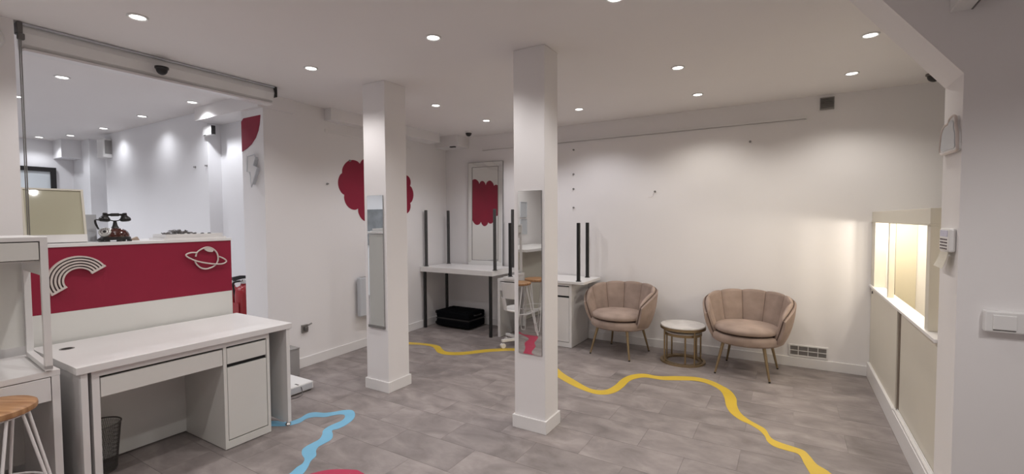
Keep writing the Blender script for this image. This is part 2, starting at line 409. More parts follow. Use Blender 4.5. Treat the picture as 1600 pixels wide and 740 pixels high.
# ------------------------------------------------------------------ hatch unit on the right
h = thing('hatch_unit', 'cream boxed counter with a lit open hatch along the right side', 'hatch', (.66, 4.3, 0))
box('lower_panel', .66, .69, 4.175, 5.415, .14, .853, CREAM, h)
box('lower_panel', .672, .70, 3.125, 4.120, .13, .853, CREAM, h)
box('gap_strip', .668, .69, 4.120, 4.175, .14, .853, BROWN, h)
box('sill', .643, .735, 3.125, 5.415, .853, .872, TRIM, h, bevel=.002)
box('header', .655, .74, 3.33, 5.415, 1.462, 1.548, CREAM, h, bevel=.002)
box('header_bead', .650, .74, 3.33, 5.415, 1.452, 1.462, CREAM, h)
box('jamb', .657, .74, 3.33, 3.405, .872, 1.452, CREAM, h, bevel=.002)
box('jamb', .657, .74, 5.235, 5.415, .872, 1.452, CREAM, h, bevel=.002)
box('divider_post', .664, .700, 4.58, 4.62, .872, 1.452, CREAM2, h)
box('end_panel', .83, .975, 5.39, 5.418, .01, 1.452, CREAM2, h)
box('inner_side', 1.10, 1.12, 3.13, 5.415, .01, 1.53, CREAM2, h)
box('inner_end', .74, 1.10, 3.13, 3.15, .01, 1.53, TRIM, h)
box('inner_floor', .735, 1.10, 3.15, 5.415, .30, .33, CREAM, h)
box('roof', .74, 1.12, 3.13, 5.415, 1.53, 1.548, CREAM, h)
for (x, y) in ((.83, 5.0), (.98, 4.25), (.83, 4.25)):
    B().lathe([(0, 1.50), (.022, 1.50), (.026, 1.53), (0, 1.53)], 16, c=(x, y, 0)).build('lamp_cup', WARML, h)
    l = bpy.data.lights.new('hatch_lamp', 'POINT'); l.energy = 12.0; l.color = (1, .92, .80); l.shadow_soft_size = .03
    lo = bpy.data.objects.new('hatch_lamp', l); col.objects.link(lo); lo.parent = h; lo.location = Vector((x, y, 1.44))-h.location
box('catch', .652, .660, 5.30, 5.315, .80, .822, DARKM, h)

# ------------------------------------------------------------------ things on walls and ceiling
def vent():
    t = thing('wall_vent', 'small grey slatted vent high on the back wall', 'vent', (.288, 5.42, 2.6))
    B().box(.230, .346, 5.408, 5.42, 2.536, 2.655).build('frame', GREYBOX, t)
    for k in range(7):
        z = 2.546+k*.0145
        B().box(.237, .339, -.006, .004, -.0015, .0015, T((0, 5.404, z+.005)) @ Matrix.Rotation(-.5, 4, 'X')).build('slat', GREYM, t)
vent()
def grille():
    t = thing('floor_grille', 'white framed air grille low on the back wall above the baseboard', 'grille', (.17, 5.42, .11))
    x0, x1, z0, z1 = .008, .338, .108, .222
    b = B()
    b.box(x0, x1, 5.41, 5.42, z0, z0+.012).box(x0, x1, 5.41, 5.42, z1-.012, z1).box(x0, x0+.012, 5.41, 5.42, z0+.012, z1-.012).box(x1-.012, x1, 5.41, 5.42, z0+.012, z1-.012)
    b.build('frame', WPL, t)
    box('mesh', x0+.012, x1-.012, 5.414, 5.42, z0+.012, z1-.012, GREYBOX, t)
    for k in range(1, 4): box('bar', x0+k*(x1-x0)/4-.003, x0+k*(x1-x0)/4+.003, 5.409, 5.415, z0+.01, z1-.01, WPL, t)
    box('bar', x0+.01, x1-.01, 5.409, 5.4135, (z0+z1)/2-.003, (z0+z1)/2+.003, WPL, t)
    bb = B()
    for k in range(14): bb.box(x0+.02, x1-.02, 5.4125, 5.414, z0+.018+k*.0058, z0+.0195+k*.0058)
    bb.build('wire', DARKM, t)
grille()
def hook(x, y, z, label, ax='Y', loop=False, name='wall_hook', cat='hook'):
    t = thing(name, label, cat, (x, y, z))
    M = T((x, y, z)) @ (Matrix.Rotation(PI/2, 4, 'X') if ax == 'Y' else Matrix.Rotation(PI/2, 4, 'Y'))
    B().lathe([(0, .0), (.012, .0), (.012, .003), (.006, .005), (.006, .014), (.009, .016), (.009, .02), (0, .022)], 12, M).build('stem', GREYM, t, smooth=True)
    if loop:
        B().tube([(x, y-.018, z), (x, y-.022, z-.012), (x-.004, y-.018, z-.03), (x-.015, y-.01, z-.05), (x-.045, y-.006, z-.066), (x-.075, y-.006, z-.06)], .0012, 6).build('cord', NEON, t)
hook(-.369, 5.419, 2.291, 'small metal hook high on the back wall toward the vent')
hook(-1.34, 5.419, 1.808, 'small metal hook with a thin cord, mid back wall', loop=True)
for z, n in ((2.366, 'topmost'), (2.061, 'second from the top'), (1.876, 'third from the top'), (1.641, 'lowest')):
    hook(-2.353, 5.419, z, f'{n} of four small pegs in a column on the back wall', name='wall_peg', cat='peg')
hook(LWX(3.545)+.001, 3.545, 2.168, 'small hook on the left wall just above the red cloud', 'X')
hook(LWX(3.226)+.001, 3.226, 1.887, 'small hook on the left wall left of the red cloud', 'X')

def dome(x, y, z, label, r=.05, base=None):
    t = thing('dome_camera', label, 'security camera', (x, y, z))
    B().lathe([(0, z), (r*1.12, z), (r*1.12, z-.012), (r*.95, z-.018), (0, z-.018)], 24, c=(x, y, 0)).build('base_ring', base or WPL, t, smooth=True)
    B().lathe([(r*.93, z-.018)]+[(r*.93*math.cos(a*PI/16), z-.018-r*1.0*math.sin(a*PI/16)) for a in range(1, 8)]+[(0, z-.018-r)], 20, c=(x, y, 0)).build('dome', BLKP, t, smooth=True)
dome(-3.874, 1.575, 2.60, 'black dome camera fixed to the front of the roller blind', .038, BLKP)
dome(-3.74, 5.08, CEIL, 'black dome camera at the ceiling near the back left corner', .045)
dome(1.0, 5.1, CEIL, 'dark dome camera under the ceiling behind the sloping stair soffit', .05, DARKM)
tag(box('detector_slot', -4.13, -4.05, 5.155, 5.20, 2.512, 2.525, BLKP), 'small dark sensor under the boxed soffit in the back left corner', 'sensor')

def heater():
    t = thing('panel_heater', 'pale grey flat panel heater on the left wall beside the left column', 'heater', (-4.25, 3.85, .36))
    x = LWX(3.6)
    B().box(x+.02, x+.085, 3.60, 4.10, .385, .835).build('body', GPL, t, bevel=.012)
    box('bracket', x-.04, x+.03, 3.68, 3.72, .45, .75, GPL, t); box('bracket', x-.04, x+.03, 3.98, 4.02, .45, .75, GPL, t)
    box('top_vent', x+.03, x+.075, 3.63, 4.07, .833, .838, GREYBOX, t)
heater()
def socket():
    t = thing('wall_socket', 'small metal socket box with plug low on the left wall', 'socket', (LWX(2.9), 2.9, .395))
    x = LWX(2.9)
    box('plate', x-.002, x+.02, 2.865, 2.935, .355, .435, GREYM, t, bevel=.004)
    box('plug', x+.02, x+.045, 2.885, 2.920, .375, .415, DARKM, t, bevel=.004)
    B().tube([(x+.03, 2.93, .428), (x+.035, 2.965, .44)], .008, 8).build('lever', GREYM, t)
socket()
def light_switch():
    t = thing('light_switch', 'white double light switch box on the right wall', 'switch', (.82, 2.83, 1.04))
    box('backbox', .740, .985, 2.795, 2.83, .995, 1.088, WPL, t, bevel=.006)
    for x in (.765, .870): box('rocker', x, x+.075, 2.789, 2.796, 1.008, 1.072, WPL, t, bevel=.003)
    for x in (.767, .872): box('rocker_gap', x, x+.071, 2.7935, 2.7955, 1.004, 1.009, DARKM, t)
light_switch()
def keypad():
    t = thing('alarm_keypad', 'white alarm keypad with lilac screen and a paper note on the right pier', 'keypad', (.655, 3.03, 1.31))
    M = T((.655, 2.938, 1.39))
    B().box(-.027, 0, -.080, .080, -.055, .056, M).build('body', WPL, t, bevel=.010)
    B().box(-.0285, -.0265, -.058, .060, .016, .046, M).build('screen', LCD, t)
    for r in range(4):
        for c in range(4): B().box(-.0285, -.0265, -.052+c*.030, -.032+c*.030, -.044+r*.0145, -.037+r*.0145, M).build('key', KEYS, t)
    n = B()
    rows = [[(.629-.012*(k/5)**2, 2.868+.008*k, 1.337-.0165*k), (.629-.012*(k/5)**2, 3.0+.012*k, 1.333-.0148*k)] for k in range(6)]
    n.grid(rows); n.grid([[(p[0]+.001, p[1], p[2]) for p in r] for r in rows]); n.build('paper_note', PAPER, t)
keypad()
def cloud_sign():
    t = thing('cloud_sign', 'white cloud shaped wall sign on the right pier', 'wall sign', (.655, 2.97, 1.82))
    o = [(2.817, 1.967), (2.874, 1.962), (2.896, 1.945), (2.958, 1.941), (2.995, 1.921), (3.014, 1.88), (3.015, 1.813), (2.869, 1.804), (2.76, 1.802), (2.757, 1.832), (2.762, 1.882), (2.784, 1.918), (2.788, 1.949)]
    P = [(p.x*1.028, p.y) for p in spline([(a, b, 0) for a, b in o], 4, True)]
    B().prism(P, 'X', .640, .655).build('body', WPL, t)
    B().tube([(.641, p[0], p[1]) for p in P], .006, 8, closed=True).build('rim', NEON, t, smooth=True)
    ps = [(2.98+(p[0]-2.98)*.8, 1.875+(p[1]-1.875)*.8) for p in P]
    B().prism(ps, 'X', .6365, .640).build('face', GPL, t)
cloud_sign()
def sounder():
    t = thing('emergency_light', 'white box fitting high on the right wall beside the stair soffit', 'box', (.62, 2.80, 2.45))
    box('housing', .600, .672, 2.70, 2.83, 2.415, 2.60, WPL, t, bevel=.004)
    box('side_gap', .672, .678, 2.70, 2.83, 2.415, 2.60, DARKM, t)
sounder()
tag(B().lathe([(0, 0), (.07, 0), (.07, .02), (.055, .04), (0, .045)], 24, T((-3.90, .735, 2.545)) @ Matrix.Rotation(PI/2, 4, 'Y')).build('wall_sounder', WPL, smooth=True), 'round pale disc sounder high on the near left wall', 'alarm')

# ------------------------------------------------------------------ roller blind
def roller_blind():
    t = thing('roller_blind', 'rolled up white roller blind with thin guide, along the ceiling at left', 'blind', (-3.97, 1.65, 2.53))
    pr = [(-3.93, 2.665), (-3.915, 2.62), (-3.935, 2.56), (-3.96, 2.535), (-4.01, 2.53), (-4.03, 2.56), (-4.03, 2.665)]
    B().prism(pr, 'Y', .885, 2.445).build('cassette', WPL, t)
    B().box(-3.925, -3.910, .885, 2.455, 2.664, 2.676).build('head_rail', GPL, t)
    B().box(-3.97, -3.905, .860, .885, 2.61, 2.68).box(-3.93, -3.90, .860, .892, 2.575, 2.612).build('end_bracket', DARKM, t, bevel=.006)
    B().box(-4.0, -3.90, 2.445, 2.465, 2.585, 2.675).build('end_bracket', BLKP, t, bevel=.006)
    for d in (0, .008): B().tube([(-3.915, .868+d, 2.60), (-3.915, .868+d, 1.362)], .0030, 6).build('guide_wire', GREYM, t)
    B().box(-4.02, -3.93, .89, 2.44, 2.520, 2.535).build('bottom_bar', TRIM, t)
roller_blind()

# ------------------------------------------------------------------ reception counter
def counter():
    t = thing('reception_counter', 'white reception counter with crimson front band, under the roller blind', 'counter', (-3.97, 1.2, 0))
    box('body', -4.12, -3.882, .848, 2.008, 0, 1.335, DESKG, t)
    box('upper_panel', -3.882, -3.866, .848, 2.012, .936, 1.340, RED, t)
    box('lower_panel', -3.882, -3.866, .848, 2.012, .01, .935, DESKG, t)
    box('ledge', -4.36, -3.860, .86, 2.016, 1.340, 1.360, DESKW, t, bevel=.002)
counter()
def rainbow():
    t = thing('rainbow_sign', 'tilted grey five-arc rainbow sign on the crimson counter band', 'sign', (-3.866, 1.08, 1.13))
    cy, cz = 1.074, 1.13; a0, a1 = math.radians(31), math.radians(211); n = 28
    rr = [.072, .0895, .107, .1245, .142]
    for r in rr:
        w_ = .0095
        P = [(cy+(r+w_)*math.cos(a0+(a1-a0)*k/n), cz+(r+w_)*math.sin(a0+(a1-a0)*k/n)) for k in range(n+1)]
        Q = [(cy+r*math.cos(a0+(a1-a0)*k/n), cz+r*math.sin(a0+(a1-a0)*k/n)) for k in range(n+1)]
        b = B()
        for k in range(n):
            b.prism([P[k], P[k+1], Q[k+1], Q[k]], 'X', -3.866, -3.846)
        bmesh.ops.remove_doubles(b.bm, verts=b.bm.verts, dist=1e-5)
        b.build('arc', NEON, t)
    for a in (a0, a1):
        M = T((0, cy, cz)) @ Matrix.Rotation(a, 4, 'X')
        B().box(-3.866, -3.845, .070, .1545, -.006, .006, M).build('end_bar', NEON, t)
    b = B()
    P = [(cy+.15*math.cos(a0+(a1-a0)*k/n), cz+.15*math.sin(a0+(a1-a0)*k/n)) for k in range(n+1)]
    Q = [(cy+.074*math.cos(a0+(a1-a0)*k/n), cz+.074*math.sin(a0+(a1-a0)*k/n)) for k in range(n+1)]
    for k in range(n): b.prism([P[k], P[k+1], Q[k+1], Q[k]], 'X', -3.866, -3.860)
    b.build('backing', KEYS, t)
rainbow()
def planet():
    t = thing('planet_sign', 'grey ringed planet outline sign on the crimson counter band', 'sign', (-3.866, 1.82, 1.2))
    c = [(1.748, 1.228), (1.76, 1.262), (1.804, 1.289), (1.843, 1.293), (1.879, 1.273), (1.901, 1.241), (1.907, 1.197), (1.893, 1.161), (1.864, 1.139), (1.821, 1.128), (1.783, 1.138), (1.754, 1.167), (1.742, 1.195)]
    r = [(1.757, 1.258), (1.717, 1.26), (1.688, 1.253), (1.68, 1.241), (1.7, 1.222), (1.747, 1.196), (1.814, 1.174), (1.884, 1.16), (1.936, 1.158), (1.966, 1.174), (1.949, 1.197), (1.912, 1.217)]
    B().tube(spline([(-3.856, a, b) for a, b in c], 4), .0058, 8).build('globe_outline', NEON, t, smooth=True)
    B().tube(spline([(-3.850, a, b) for a, b in r], 4), .0055, 8).build('ring', NEON, t, smooth=True)
    cap = [(1.806, 1.285), (1.843, 1.292), (1.876, 1.272), (1.868, 1.256), (1.84, 1.258), (1.82, 1.268)]
    B().prism(cap, 'X', -3.866, -3.852).build('cap_patch', NEON, t)
planet()
def bolt():
    t = thing('lightning_sign', 'unlit white lightning bolt sign on the pier under the crimson patch', 'sign', (-4.36, 2.51, 1.96))
    o = [(-4.414, 2.105), (-4.433, 1.962), (-4.381, 1.955), (-4.365, 1.815), (-4.262, 1.992), (-4.325, 2.015), (-4.289, 2.081), (-4.30, 2.115)]
    B().prism(o, 'Y', 2.474, 2.482).build('face', WPL, t)
    B().prism([(-4.34+(p[0]+4.34)*.8, 1.98+(p[1]-1.98)*.85) for p in o], 'Y', 2.482, 2.51).build('spacer', GPL, t)
    B().tube([(a, 2.476, b) for a, b in o], .006, 8, closed=True).build('tube_outline', GPL, t, smooth=True)
    B().tube(spline([(-4.37, 2.495, 1.82), (-4.40, 2.503, 1.86), (-4.46, 2.506, 1.97), (-4.50, 2.507, 2.06), (-4.49, 2.507, 2.13)], 4), .0016, 6).build('cable', WPL, t)
bolt()

# things on the counter ledge (top at 1.360)
LZ = 1.3602
def white_board():
    t = thing('framed_board', 'glossy cream board in a pale frame standing on the counter ledge', 'board', (-3.985, 1.01, LZ))
    y0, y1, z1 = .868, 1.158, 1.712
    box('panel', -4.0, -3.985, y0+.01, y1-.01, LZ+.05, z1-.006, BOARD, t)
    box('frame_rail', -4.004, -3.975, y0, y1, LZ, LZ+.05, DESKW, t)
    box('frame_rail', -4.004, -3.978, y0, y1, z1-.010, z1, CREAM, t)
    box('frame_stile', -4.004, -3.978, y0, y0+.012, LZ+.05, z1-.010, CREAM, t)
    box('frame_stile', -4.004, -3.978, y1-.012, y1, LZ+.05, z1-.010, CREAM, t)
    t.rotation_euler = (0, -.20, -.08); t.location.z += .004
white_board()
tag(B().box(-4.09, -4.082, 1.172, 1.240, LZ, 1.545).box(-4.12, -4.06, 1.182, 1.232, LZ, LZ+.004).build('acrylic_stand', ACRY), 'small grey acrylic sheet standing between the cream board and the telephone', 'display stand')

def telephone():
    cx, cy = -4.0, 1.315
    t = thing('vintage_telephone', 'vintage maroon telephone with black handset and silver dial on the ledge', 'telephone', (cx, cy, LZ))
    S = lambda x, y, z: (cx+x, cy+y, LZ+z)
    b = B()
    for (x, y) in ((.05, -.06), (.05, .06), (-.05, -.06), (-.05, .06), (.055, 0)): b.box(cx+x-.01, cx+x+.01, cy+y-.011, cy+y+.011, LZ, LZ+.012)
    b.build('feet', BLKP, t)
    def oval(prof, sx, sy):
        M = T((cx, cy, LZ)) @ Matrix.Diagonal((sx, sy, 1, 1)); return B().lathe(prof, 28, M)
    oval([(0, .010), (1.0, .010), (1.02, .014), (1.02, .020), (.99, .026), (.99, .030), (.9, .033)], .068, .084).build('plinth', BLKP, t, smooth=True)
    oval([(.97, .028), (.98, .040), (.95, .052), (.86, .066), (.70, .078), (.48, .087), (.30, .091), (0, .092)], .064, .080).build('body', MAROON, t, smooth=True)
    oval([(.48, .086), (.38, .094), (.26, .11), (.19, .13), (.16, .142), (0, .146)], .045, .055).build('neck', BLKP, t, smooth=True)
    b = B()
    b.tube(spline([S(0, -.040, .178), S(0, -.034, .160), S(0, -.022, .145), S(0, 0, .141), S(0, .022, .145), S(0, .034, .160), S(0, .040, .178)], 4), .0036, 8)
    b.build('cradle', BLKP, t, smooth=True)
    M = T(S(.028, -.066, .066)) @ Matrix.Rotation(math.radians(58), 4, Vector((.80, -.45, .0)).cross(Vector((0, 0, 1))).normalized()*-1)
    d = B().lathe([(0, -.02), (.032, -.02), (.034, 0), (.034, .004), (.030, .007), (0, .007)], 24, M).build('dial', DIAL, t, smooth=True)
    B().lathe([(0, .007), (.010, .007), (.009, .010), (0, .010)], 14, M).build('dial_hub', BLKP, d)
    b = B()
    for k in range(10):
        a = k*2*PI/12+.4
        b.lathe([(0, .0072), (.0042, .0072), (0, .0078)], 8, M @ T((.021*math.cos(a), .021*math.sin(a), 0)))
    b.build('finger_holes', KEYS, d)
    hz = .182
    h_ = B().tube([S(0, -.055, hz-.002), S(0, -.04, hz), S(0, -.025, hz+.001), S(0, -.022, hz+.001), S(0, .022, hz+.002), S(0, .025, hz+.002), S(0, .04, hz+.002), S(0, .055, hz+.001)], [.0075, .0075, .0075, .011, .011, .0075, .0075, .0075], 12).build('handset', BLKP, t, smooth=True)
    for s in (-1, 1):
        M = T(S(0.004, s*.058, .150)) @ Matrix.Rotation(s*.10, 4, 'X')
        B().lathe([(0, -.014), (.020, -.014), (.030, -.008), (.0315, .002), (.028, .012), (.018, .022), (.012, .03), (.0135, .038), (.012, .046), (0, .048)], 20, M).build('receiver_cup', BLKP, h_, smooth=True)
    B().tube(spline([S(0, -.088, .148), S(0.0, -.103, .15), S(0.0, -.106, .135), S(.004, -.101, .11), S(.01, -.092, .085)], 4), [.004]*5+[.0065]*8+[.0055]*4, 8).build('cord', BLKP, t, smooth=True)
    B().tube(spline([S(-.02, -.080, .020), S(.0, -.095, .010), S(.03, -.088, .004), S(.05, -.06, .004)], 4), .006, 8).build('lead', BLKP, t, smooth=True)
telephone()
tag(B().prism([(1.405, LZ), (1.475, LZ), (1.462, LZ+.026)], 'X', -4.09, -4.06).build('card_wedge', TAN), 'small tan wedge of card lying behind the telephone', 'card')
def trays():
    for k, (y0, y1, z0, z1, lab) in enumerate(((1.555, 1.985, LZ, LZ+.016, 'lower white flat tray on the right end of the ledge'), (1.575, 1.965, LZ+.0165, LZ+.040, 'upper white flat tray holding dark trinkets on the ledge'))):
        t = thing('flat_tray', lab, 'tray', (-3.99, 1.77, z0), 'white trays on the ledge')
        x0, x1 = -4.12+.01*k, -3.885-.012*k
        box('base', x0, x1, y0, y1, z0, z1-.003, DESKW, t)
        b = B(); b.box(x0, x1, y0, y0+.006, z1-.003, z1).box(x0, x1, y1-.006, y1, z1-.003, z1).box(x0, x0+.006, y0+.006, y1-.006, z1-.003, z1).box(x1-.006, x1, y0+.006, y1-.006, z1-.003, z1)
        b.build('lip', WPL, t)
trays()
def trinkets():
    rnd = random.Random(3); b = B(); z = LZ+.0375
    for i in range(80):
        y = 1.70+rnd.gauss(0, .055); x = -4.0+rnd.uniform(-.07, .07); y = min(max(y, 1.60), 1.93)
        hh = max(0, .032-abs(y-1.70)*.26)*rnd.random()
        R = T((x, y, z+.003+hh)) @ Matrix.Rotation(rnd.uniform(0, 6), 4, 'Z') @ Matrix.Rotation(rnd.uniform(-.7, .7), 4, 'X')
        if i % 3: b.tube([R @ Vector((.012*math.cos(a), .008*math.sin(a), 0)) for a in [k*PI/5 for k in range(10)]], .0022, 5, closed=True)
        else: b.box(-.012, .012, -.005, .005, -.0025, .0025, R)
    o = b.build('trinket_heap', DARKM); tag(o, 'tangled heap of small dark metal trinkets on the upper white tray', 'trinkets', kind='stuff')
    for i, y in enumerate((1.79, 1.845, 1.895)):
        tag(B().lathe([(0, 0), (.013, 0), (.012, .006), (.005, .009), (0, .009)], 12, T((-3.955, y, z))).build('dark_button', BLKP, smooth=True), ('left', 'middle', 'right')[i]+' of three dark round pieces right of the trinket heap', 'button', 'dark pieces on the tray')
trinkets()

# ------------------------------------------------------------------ fire extinguishers
def extinguisher(x, y, z, label):
    t = thing('fire_extinguisher', label, 'fire extinguisher', (x, y, z))
    B().lathe([(0, 0), (.078, 0), (.082, .01), (.082, .34), (.076, .385), (.055, .415), (.028, .432), (.026, .45), (0, .45)], 24, c=(x, y, z)).build('cylinder', EXTR, t, smooth=True)
    B().lathe([(0, .45), (.022, .45), (.024, .475), (.014, .49), (0, .49)], 14, c=(x, y, z)).build('valve', CHROME, t, smooth=True)
    B().prism([(y-.10, z+.485), (y-.02, z+.50), (y+.02, z+.50), (y+.02, z+.53), (y-.03, z+.535), (y-.115, z+.525)], 'X', x-.012, x+.012).build('handle', BLKP, t)
    B().tube(spline([(x-.02, y-.02, z+.475), (x-.07, y-.06, z+.46), (x-.095, y-.05, z+.39), (x-.092, y-.03, z+.25), (x-.088, y-.02, z+.15)], 4), .010, 8).build('hose', BLKP, t, smooth=True)
    box('label_plate', x-.05, x+.05, y-.0835, y-.0805, z+.12, z+.26, EXTR, t)
    box('small_sign', x-.03, x+.0, y-.0845, y-.0833, z+.05, z+.09, PAPER, t)
    box('bracket', x-.03, x+.03, y+.07, 2.714, z+.25, z+.31, GREYM, t)
extinguisher(-4.83, 2.628, .40, 'red fire extinguisher with black hose in the niche beside the pier')
extinguisher(-5.045, 2.628, .37, 'red fire extinguisher mostly hidden behind the counter end')

# ------------------------------------------------------------------ long white desk with drawer desk beneath
def long_desk():
    t = thing('long_desk', 'long white worktop desk with panel legs in front of the crimson counter', 'desk', (-3.47, 1.43, 0))
    box('worktop', -3.835, -3.100, .838, 2.028, .714, .752, DESKW, t, bevel=.002)
    box('side_panel', -3.81, -3.115, .858, .886, .012, .714, DESKW, t, bevel=.001)
    box('side_panel', -3.81, -3.108, 1.984, 2.010, .028, .714, DESKW, t, bevel=.001)
    for (x, y, z) in ((-3.13, 1.997, .028), (-3.78, 1.997, .028)):
        B().lathe([(0, .0005), (.018, .0005), (.020, .008), (.014, .018), (.008, .028), (0, .028)], 16, c=(x, y, 0)).build('foot', CHROME, t, smooth=True)
    B().lathe([(.026, .7522), (.034, .7522), (.034, .7535), (.030, .7545), (.026, .7535), (.026, .7522)], 24, c=(-3.63, .945, 0), cap=False).build('cable_ring', GREYM, t, smooth=True)
    B().lathe([(0, .7522), (.026, .7522), (.026, .7528), (0, .7530)], 20, c=(-3.63, .945, 0)).build('cable_cap', JOINT, t)
long_desk()
def drawer_desk(x0, x1, yl, yc, yr, ztop, label, name='drawer_desk', inset=0.0):
    """front at x1, drawer from yl to yc, cabinet from yc to yr"""
    t = thing(name, label, 'desk', (x1-.25, (yl+yr)/2, 0))
    th = .03
    box('top', x0, x1, yl, yr, ztop-th, ztop, DESKW, t, bevel=.001)
    box('leg_panel', x0, x1, yl, yl+.032, .005, ztop-th, DESKW, t, bevel=.001)
    box('drawer_front', x1-.02, x1-.001, yl+.036, yc-.004, ztop-th-.115, ztop-th-.012, DESKG, t, bevel=.0015)
    box('drawer_box', x0+.03, x1-.02, yl+.05, yc-.02, ztop-th-.10, ztop-th-.03, DESKG, t)
    box('back_panel', x0, x0+.012, yl+.032, yc, .012, ztop-th, DESKG, t)
    b = B(); b.box(x0, x1-.02, yc, yc+.018, .005, ztop-th).box(x0, x1-.02, yr-.018, yr, .005, ztop-th).box(x0, x1-.02, yc+.018, yr-.018, .005, .05).box(x0, x0+.012, yc+.018, yr-.018, .05, ztop-th)
    b.box(x1-.02, x1, yc, yc+.02, .005, ztop-th).box(x1-.02, x1, yr-.02, yr, .005, ztop-th).box(x1-.02, x1, yc+.02, yr-.02, .005, .055)
    b.build('cabinet_body', DESKG, t)
    box('cabinet_drawer', x1-.02, x1-.001, yc+.024, yr-.024, ztop-th-.115, ztop-th-.012, DESKG, t, bevel=.0015)
    box('cabinet_door', x1-.02, x1-.001, yc+.024, yr-.024, .062, ztop-th-.140, DESKG, t, bevel=.0015)
    b = B(); b.box(x1-.05, x1-.022, yc+.02, yr-.02, .05, ztop-th); b.build('cabinet_gap', JOINT, t)
    return t
drawer_desk(-3.66, -3.128, .905, 1.560, 1.868, .708, 'white desk with drawer and cupboard pushed under the long worktop')

def left_desk():
    t = thing('small_desk', 'small white desk with wide drawer at the left edge, under the hutch', 'desk', (-3.42, .42, 0))
    x0, x1, y0, y1 = -3.68, -3.165, .05, .795
    box('top', x0, x1, y0, y1, .722, .752, DESKW, t, bevel=.002)
    box('leg_panel', x0, x1, y1-.033, y1-.002, .005, .722, DESKW, t, bevel=.001)
    box('leg_panel', x0, x1, y0+.002, y0+.033, .005, .722, DESKW, t, bevel=.001)
    box('drawer_front', x1-.02, x1-.002, y0+.036, y1-.036, .600, .718, DESKW, t, bevel=.0015)
    box('drawer_box', x0+.03, x1-.02, y0+.05, y1-.05, .62, .70, DESKG, t)
    box('back_panel', x0, x0+.012, y0+.033, y1-.033, .14, .72, DESKG, t)
left_desk()
def hutch():
    t = thing('desk_hutch', 'white open desk hutch with drawer standing on the small left desk', 'shelf unit', (-3.42, .42, .752))
    x0, x1, y0, y1 = -3.645, -3.175, .06, .785
    z0, zt = .7525, 1.425
    for (a, b_) in ((y1-.028, y1), (y0, y0+.028)):
        box('front_post', x1-.030, x1, a, b_, z0+.012, zt-.02, DESKW, t, bevel=.001)
        box('rear_post', x0, x0+.030, a, b_, z0+.012, zt-.02, DESKW, t, bevel=.001)
        box('bottom_rail', x0, x1, a, b_, z0+.005, z0+.030, DESKW, t, bevel=.001)
        b = B()
        for x in (x0+.03, (x0+x1)/2, x1-.03): b.lathe([(0, z0), (.008, z0), (.008, z0+.006), (0, z0+.006)], 10, c=(x, (a+b_)/2, 0))
        b.build('stud_foot', GREYM, t)
        box('box_side', x0+.03, x1-.03, a, b_, 1.235, zt-.02, DESKW, t)
    box('top', x0, x1, y0, y1, zt-.022, zt, DESKW, t, bevel=.002)
    box('drawer_front', x1-.02, x1-.002, y0+.032, y1-.032, 1.312, 1.398, DESKG, t, bevel=.0015)
    box('drawer_gap', x1-.06, x1-.022, y0+.029, y1-.029, 1.308, zt-.022, JOINT, t)
    box('box_floor', x0+.01, x1-.022, y0+.028, y1-.028, 1.300, 1.312, DESKW, t)
    box('back_panel', x0, x0+.010, y0+.03, y1-.03, z0+.06, zt-.022, DESKG, t)
    B().lathe([(0, 0), (.006, 0), (.006, .008), (0, .008)], 10, c=(x0+.2, .66, 1.292)).build('screw_head', GREYM, t)
    t.rotation_euler[2] = -.075
hutch()
# bar-height counter and wall frames just outside the frame, seen in the middle column's mirror
def bar_counter():
    t = thing('bar_counter', 'bar height white counter with beige panels, seen in the middle mirror', 'counter', (-3.4, -.6, 0))
    P = [(-3.86, -1.5), (-3.28, -1.5), (-3.20, -.9), (-3.17, -.5), (-3.16, -.2), (-3.18, -.02), (-3.86, -.02)]
    B().prism(P, 'Z', 1.03, 1.065).build('top', DESKW, t)
    box('front_panel', -3.36, -3.34, -1.48, -.08, .01, 1.03, GREYMIR, t)
    box('end_panel', -3.84, -3.30, -.08, -.04, .01, 1.03, CREAM, t)
    box('foot_rail', -3.33, -3.30, -1.4, -.12, .08, .12, TRIM, t)
bar_counter()
for k, z in enumerate((1.24, 1.53)):
    t = thing('wall_frame', ('lower', 'upper')[k]+' of two thin clear frames on the wall, seen in the middle mirror', 'frame', (-3.895, -1.2, z), 'clear frames in the mirror')
    b = B(); y0, y1, z0, z1 = -1.32, -1.10, z, z+.26
    b.box(-3.90, -3.885, y0, y1, z0, z0+.01).box(-3.90, -3.885, y0, y1, z1-.01, z1).box(-3.90, -3.885, y0, y0+.01, z0+.01, z1-.01).box(-3.90, -3.885, y1-.01, y1, z0+.01, z1-.01)
    b.build('border', GPL, t); box('pane', -3.90, -3.893, y0+.01, y1-.01, z0+.01, z1-.01, GPL, t)

def stool(label):
    t = thing('bar_stool', label, 'stool', (0, 0, 0), 'wooden topped hairpin stools')
    B().lathe([(0, .655), (.155, .655), (.163, .660), (.165, .670), (.163, .682), (.155, .687), (0, .687)], 36).build('seat', WOOD, t, smooth=True)
    B().tube([(.135*math.cos(a), .135*math.sin(a), .648) for a in [k*PI/14 for k in range(28)]], .006, 8, closed=True).build('seat_ring', TRIM, t, smooth=True)
    for k in range(4):
        a = PI/4+k*PI/2
        ca, sa = math.cos(a), math.sin(a); tx, ty = -sa, ca
        p = lambda r, s, z: (r*ca+tx*s, r*sa+ty*s, z)
        B().tube(spline([p(.12, .075, .650), p(.20, .045, .25), p(.245, .028, .035), p(.252, .014, .008), p(.253, 0, .0065), p(.252, -.014, .008), p(.245, -.028, .035), p(.20, -.045, .25), p(.12, -.075, .650)], 4), .006, 8).build('leg', TRIM, t, smooth=True)
    B().tube([(.185*math.cos(a), .185*math.sin(a), .30) for a in [k*PI/14 for k in range(28)]], .005, 8, closed=True).build('foot_ring', TRIM, t, smooth=True)
    return t
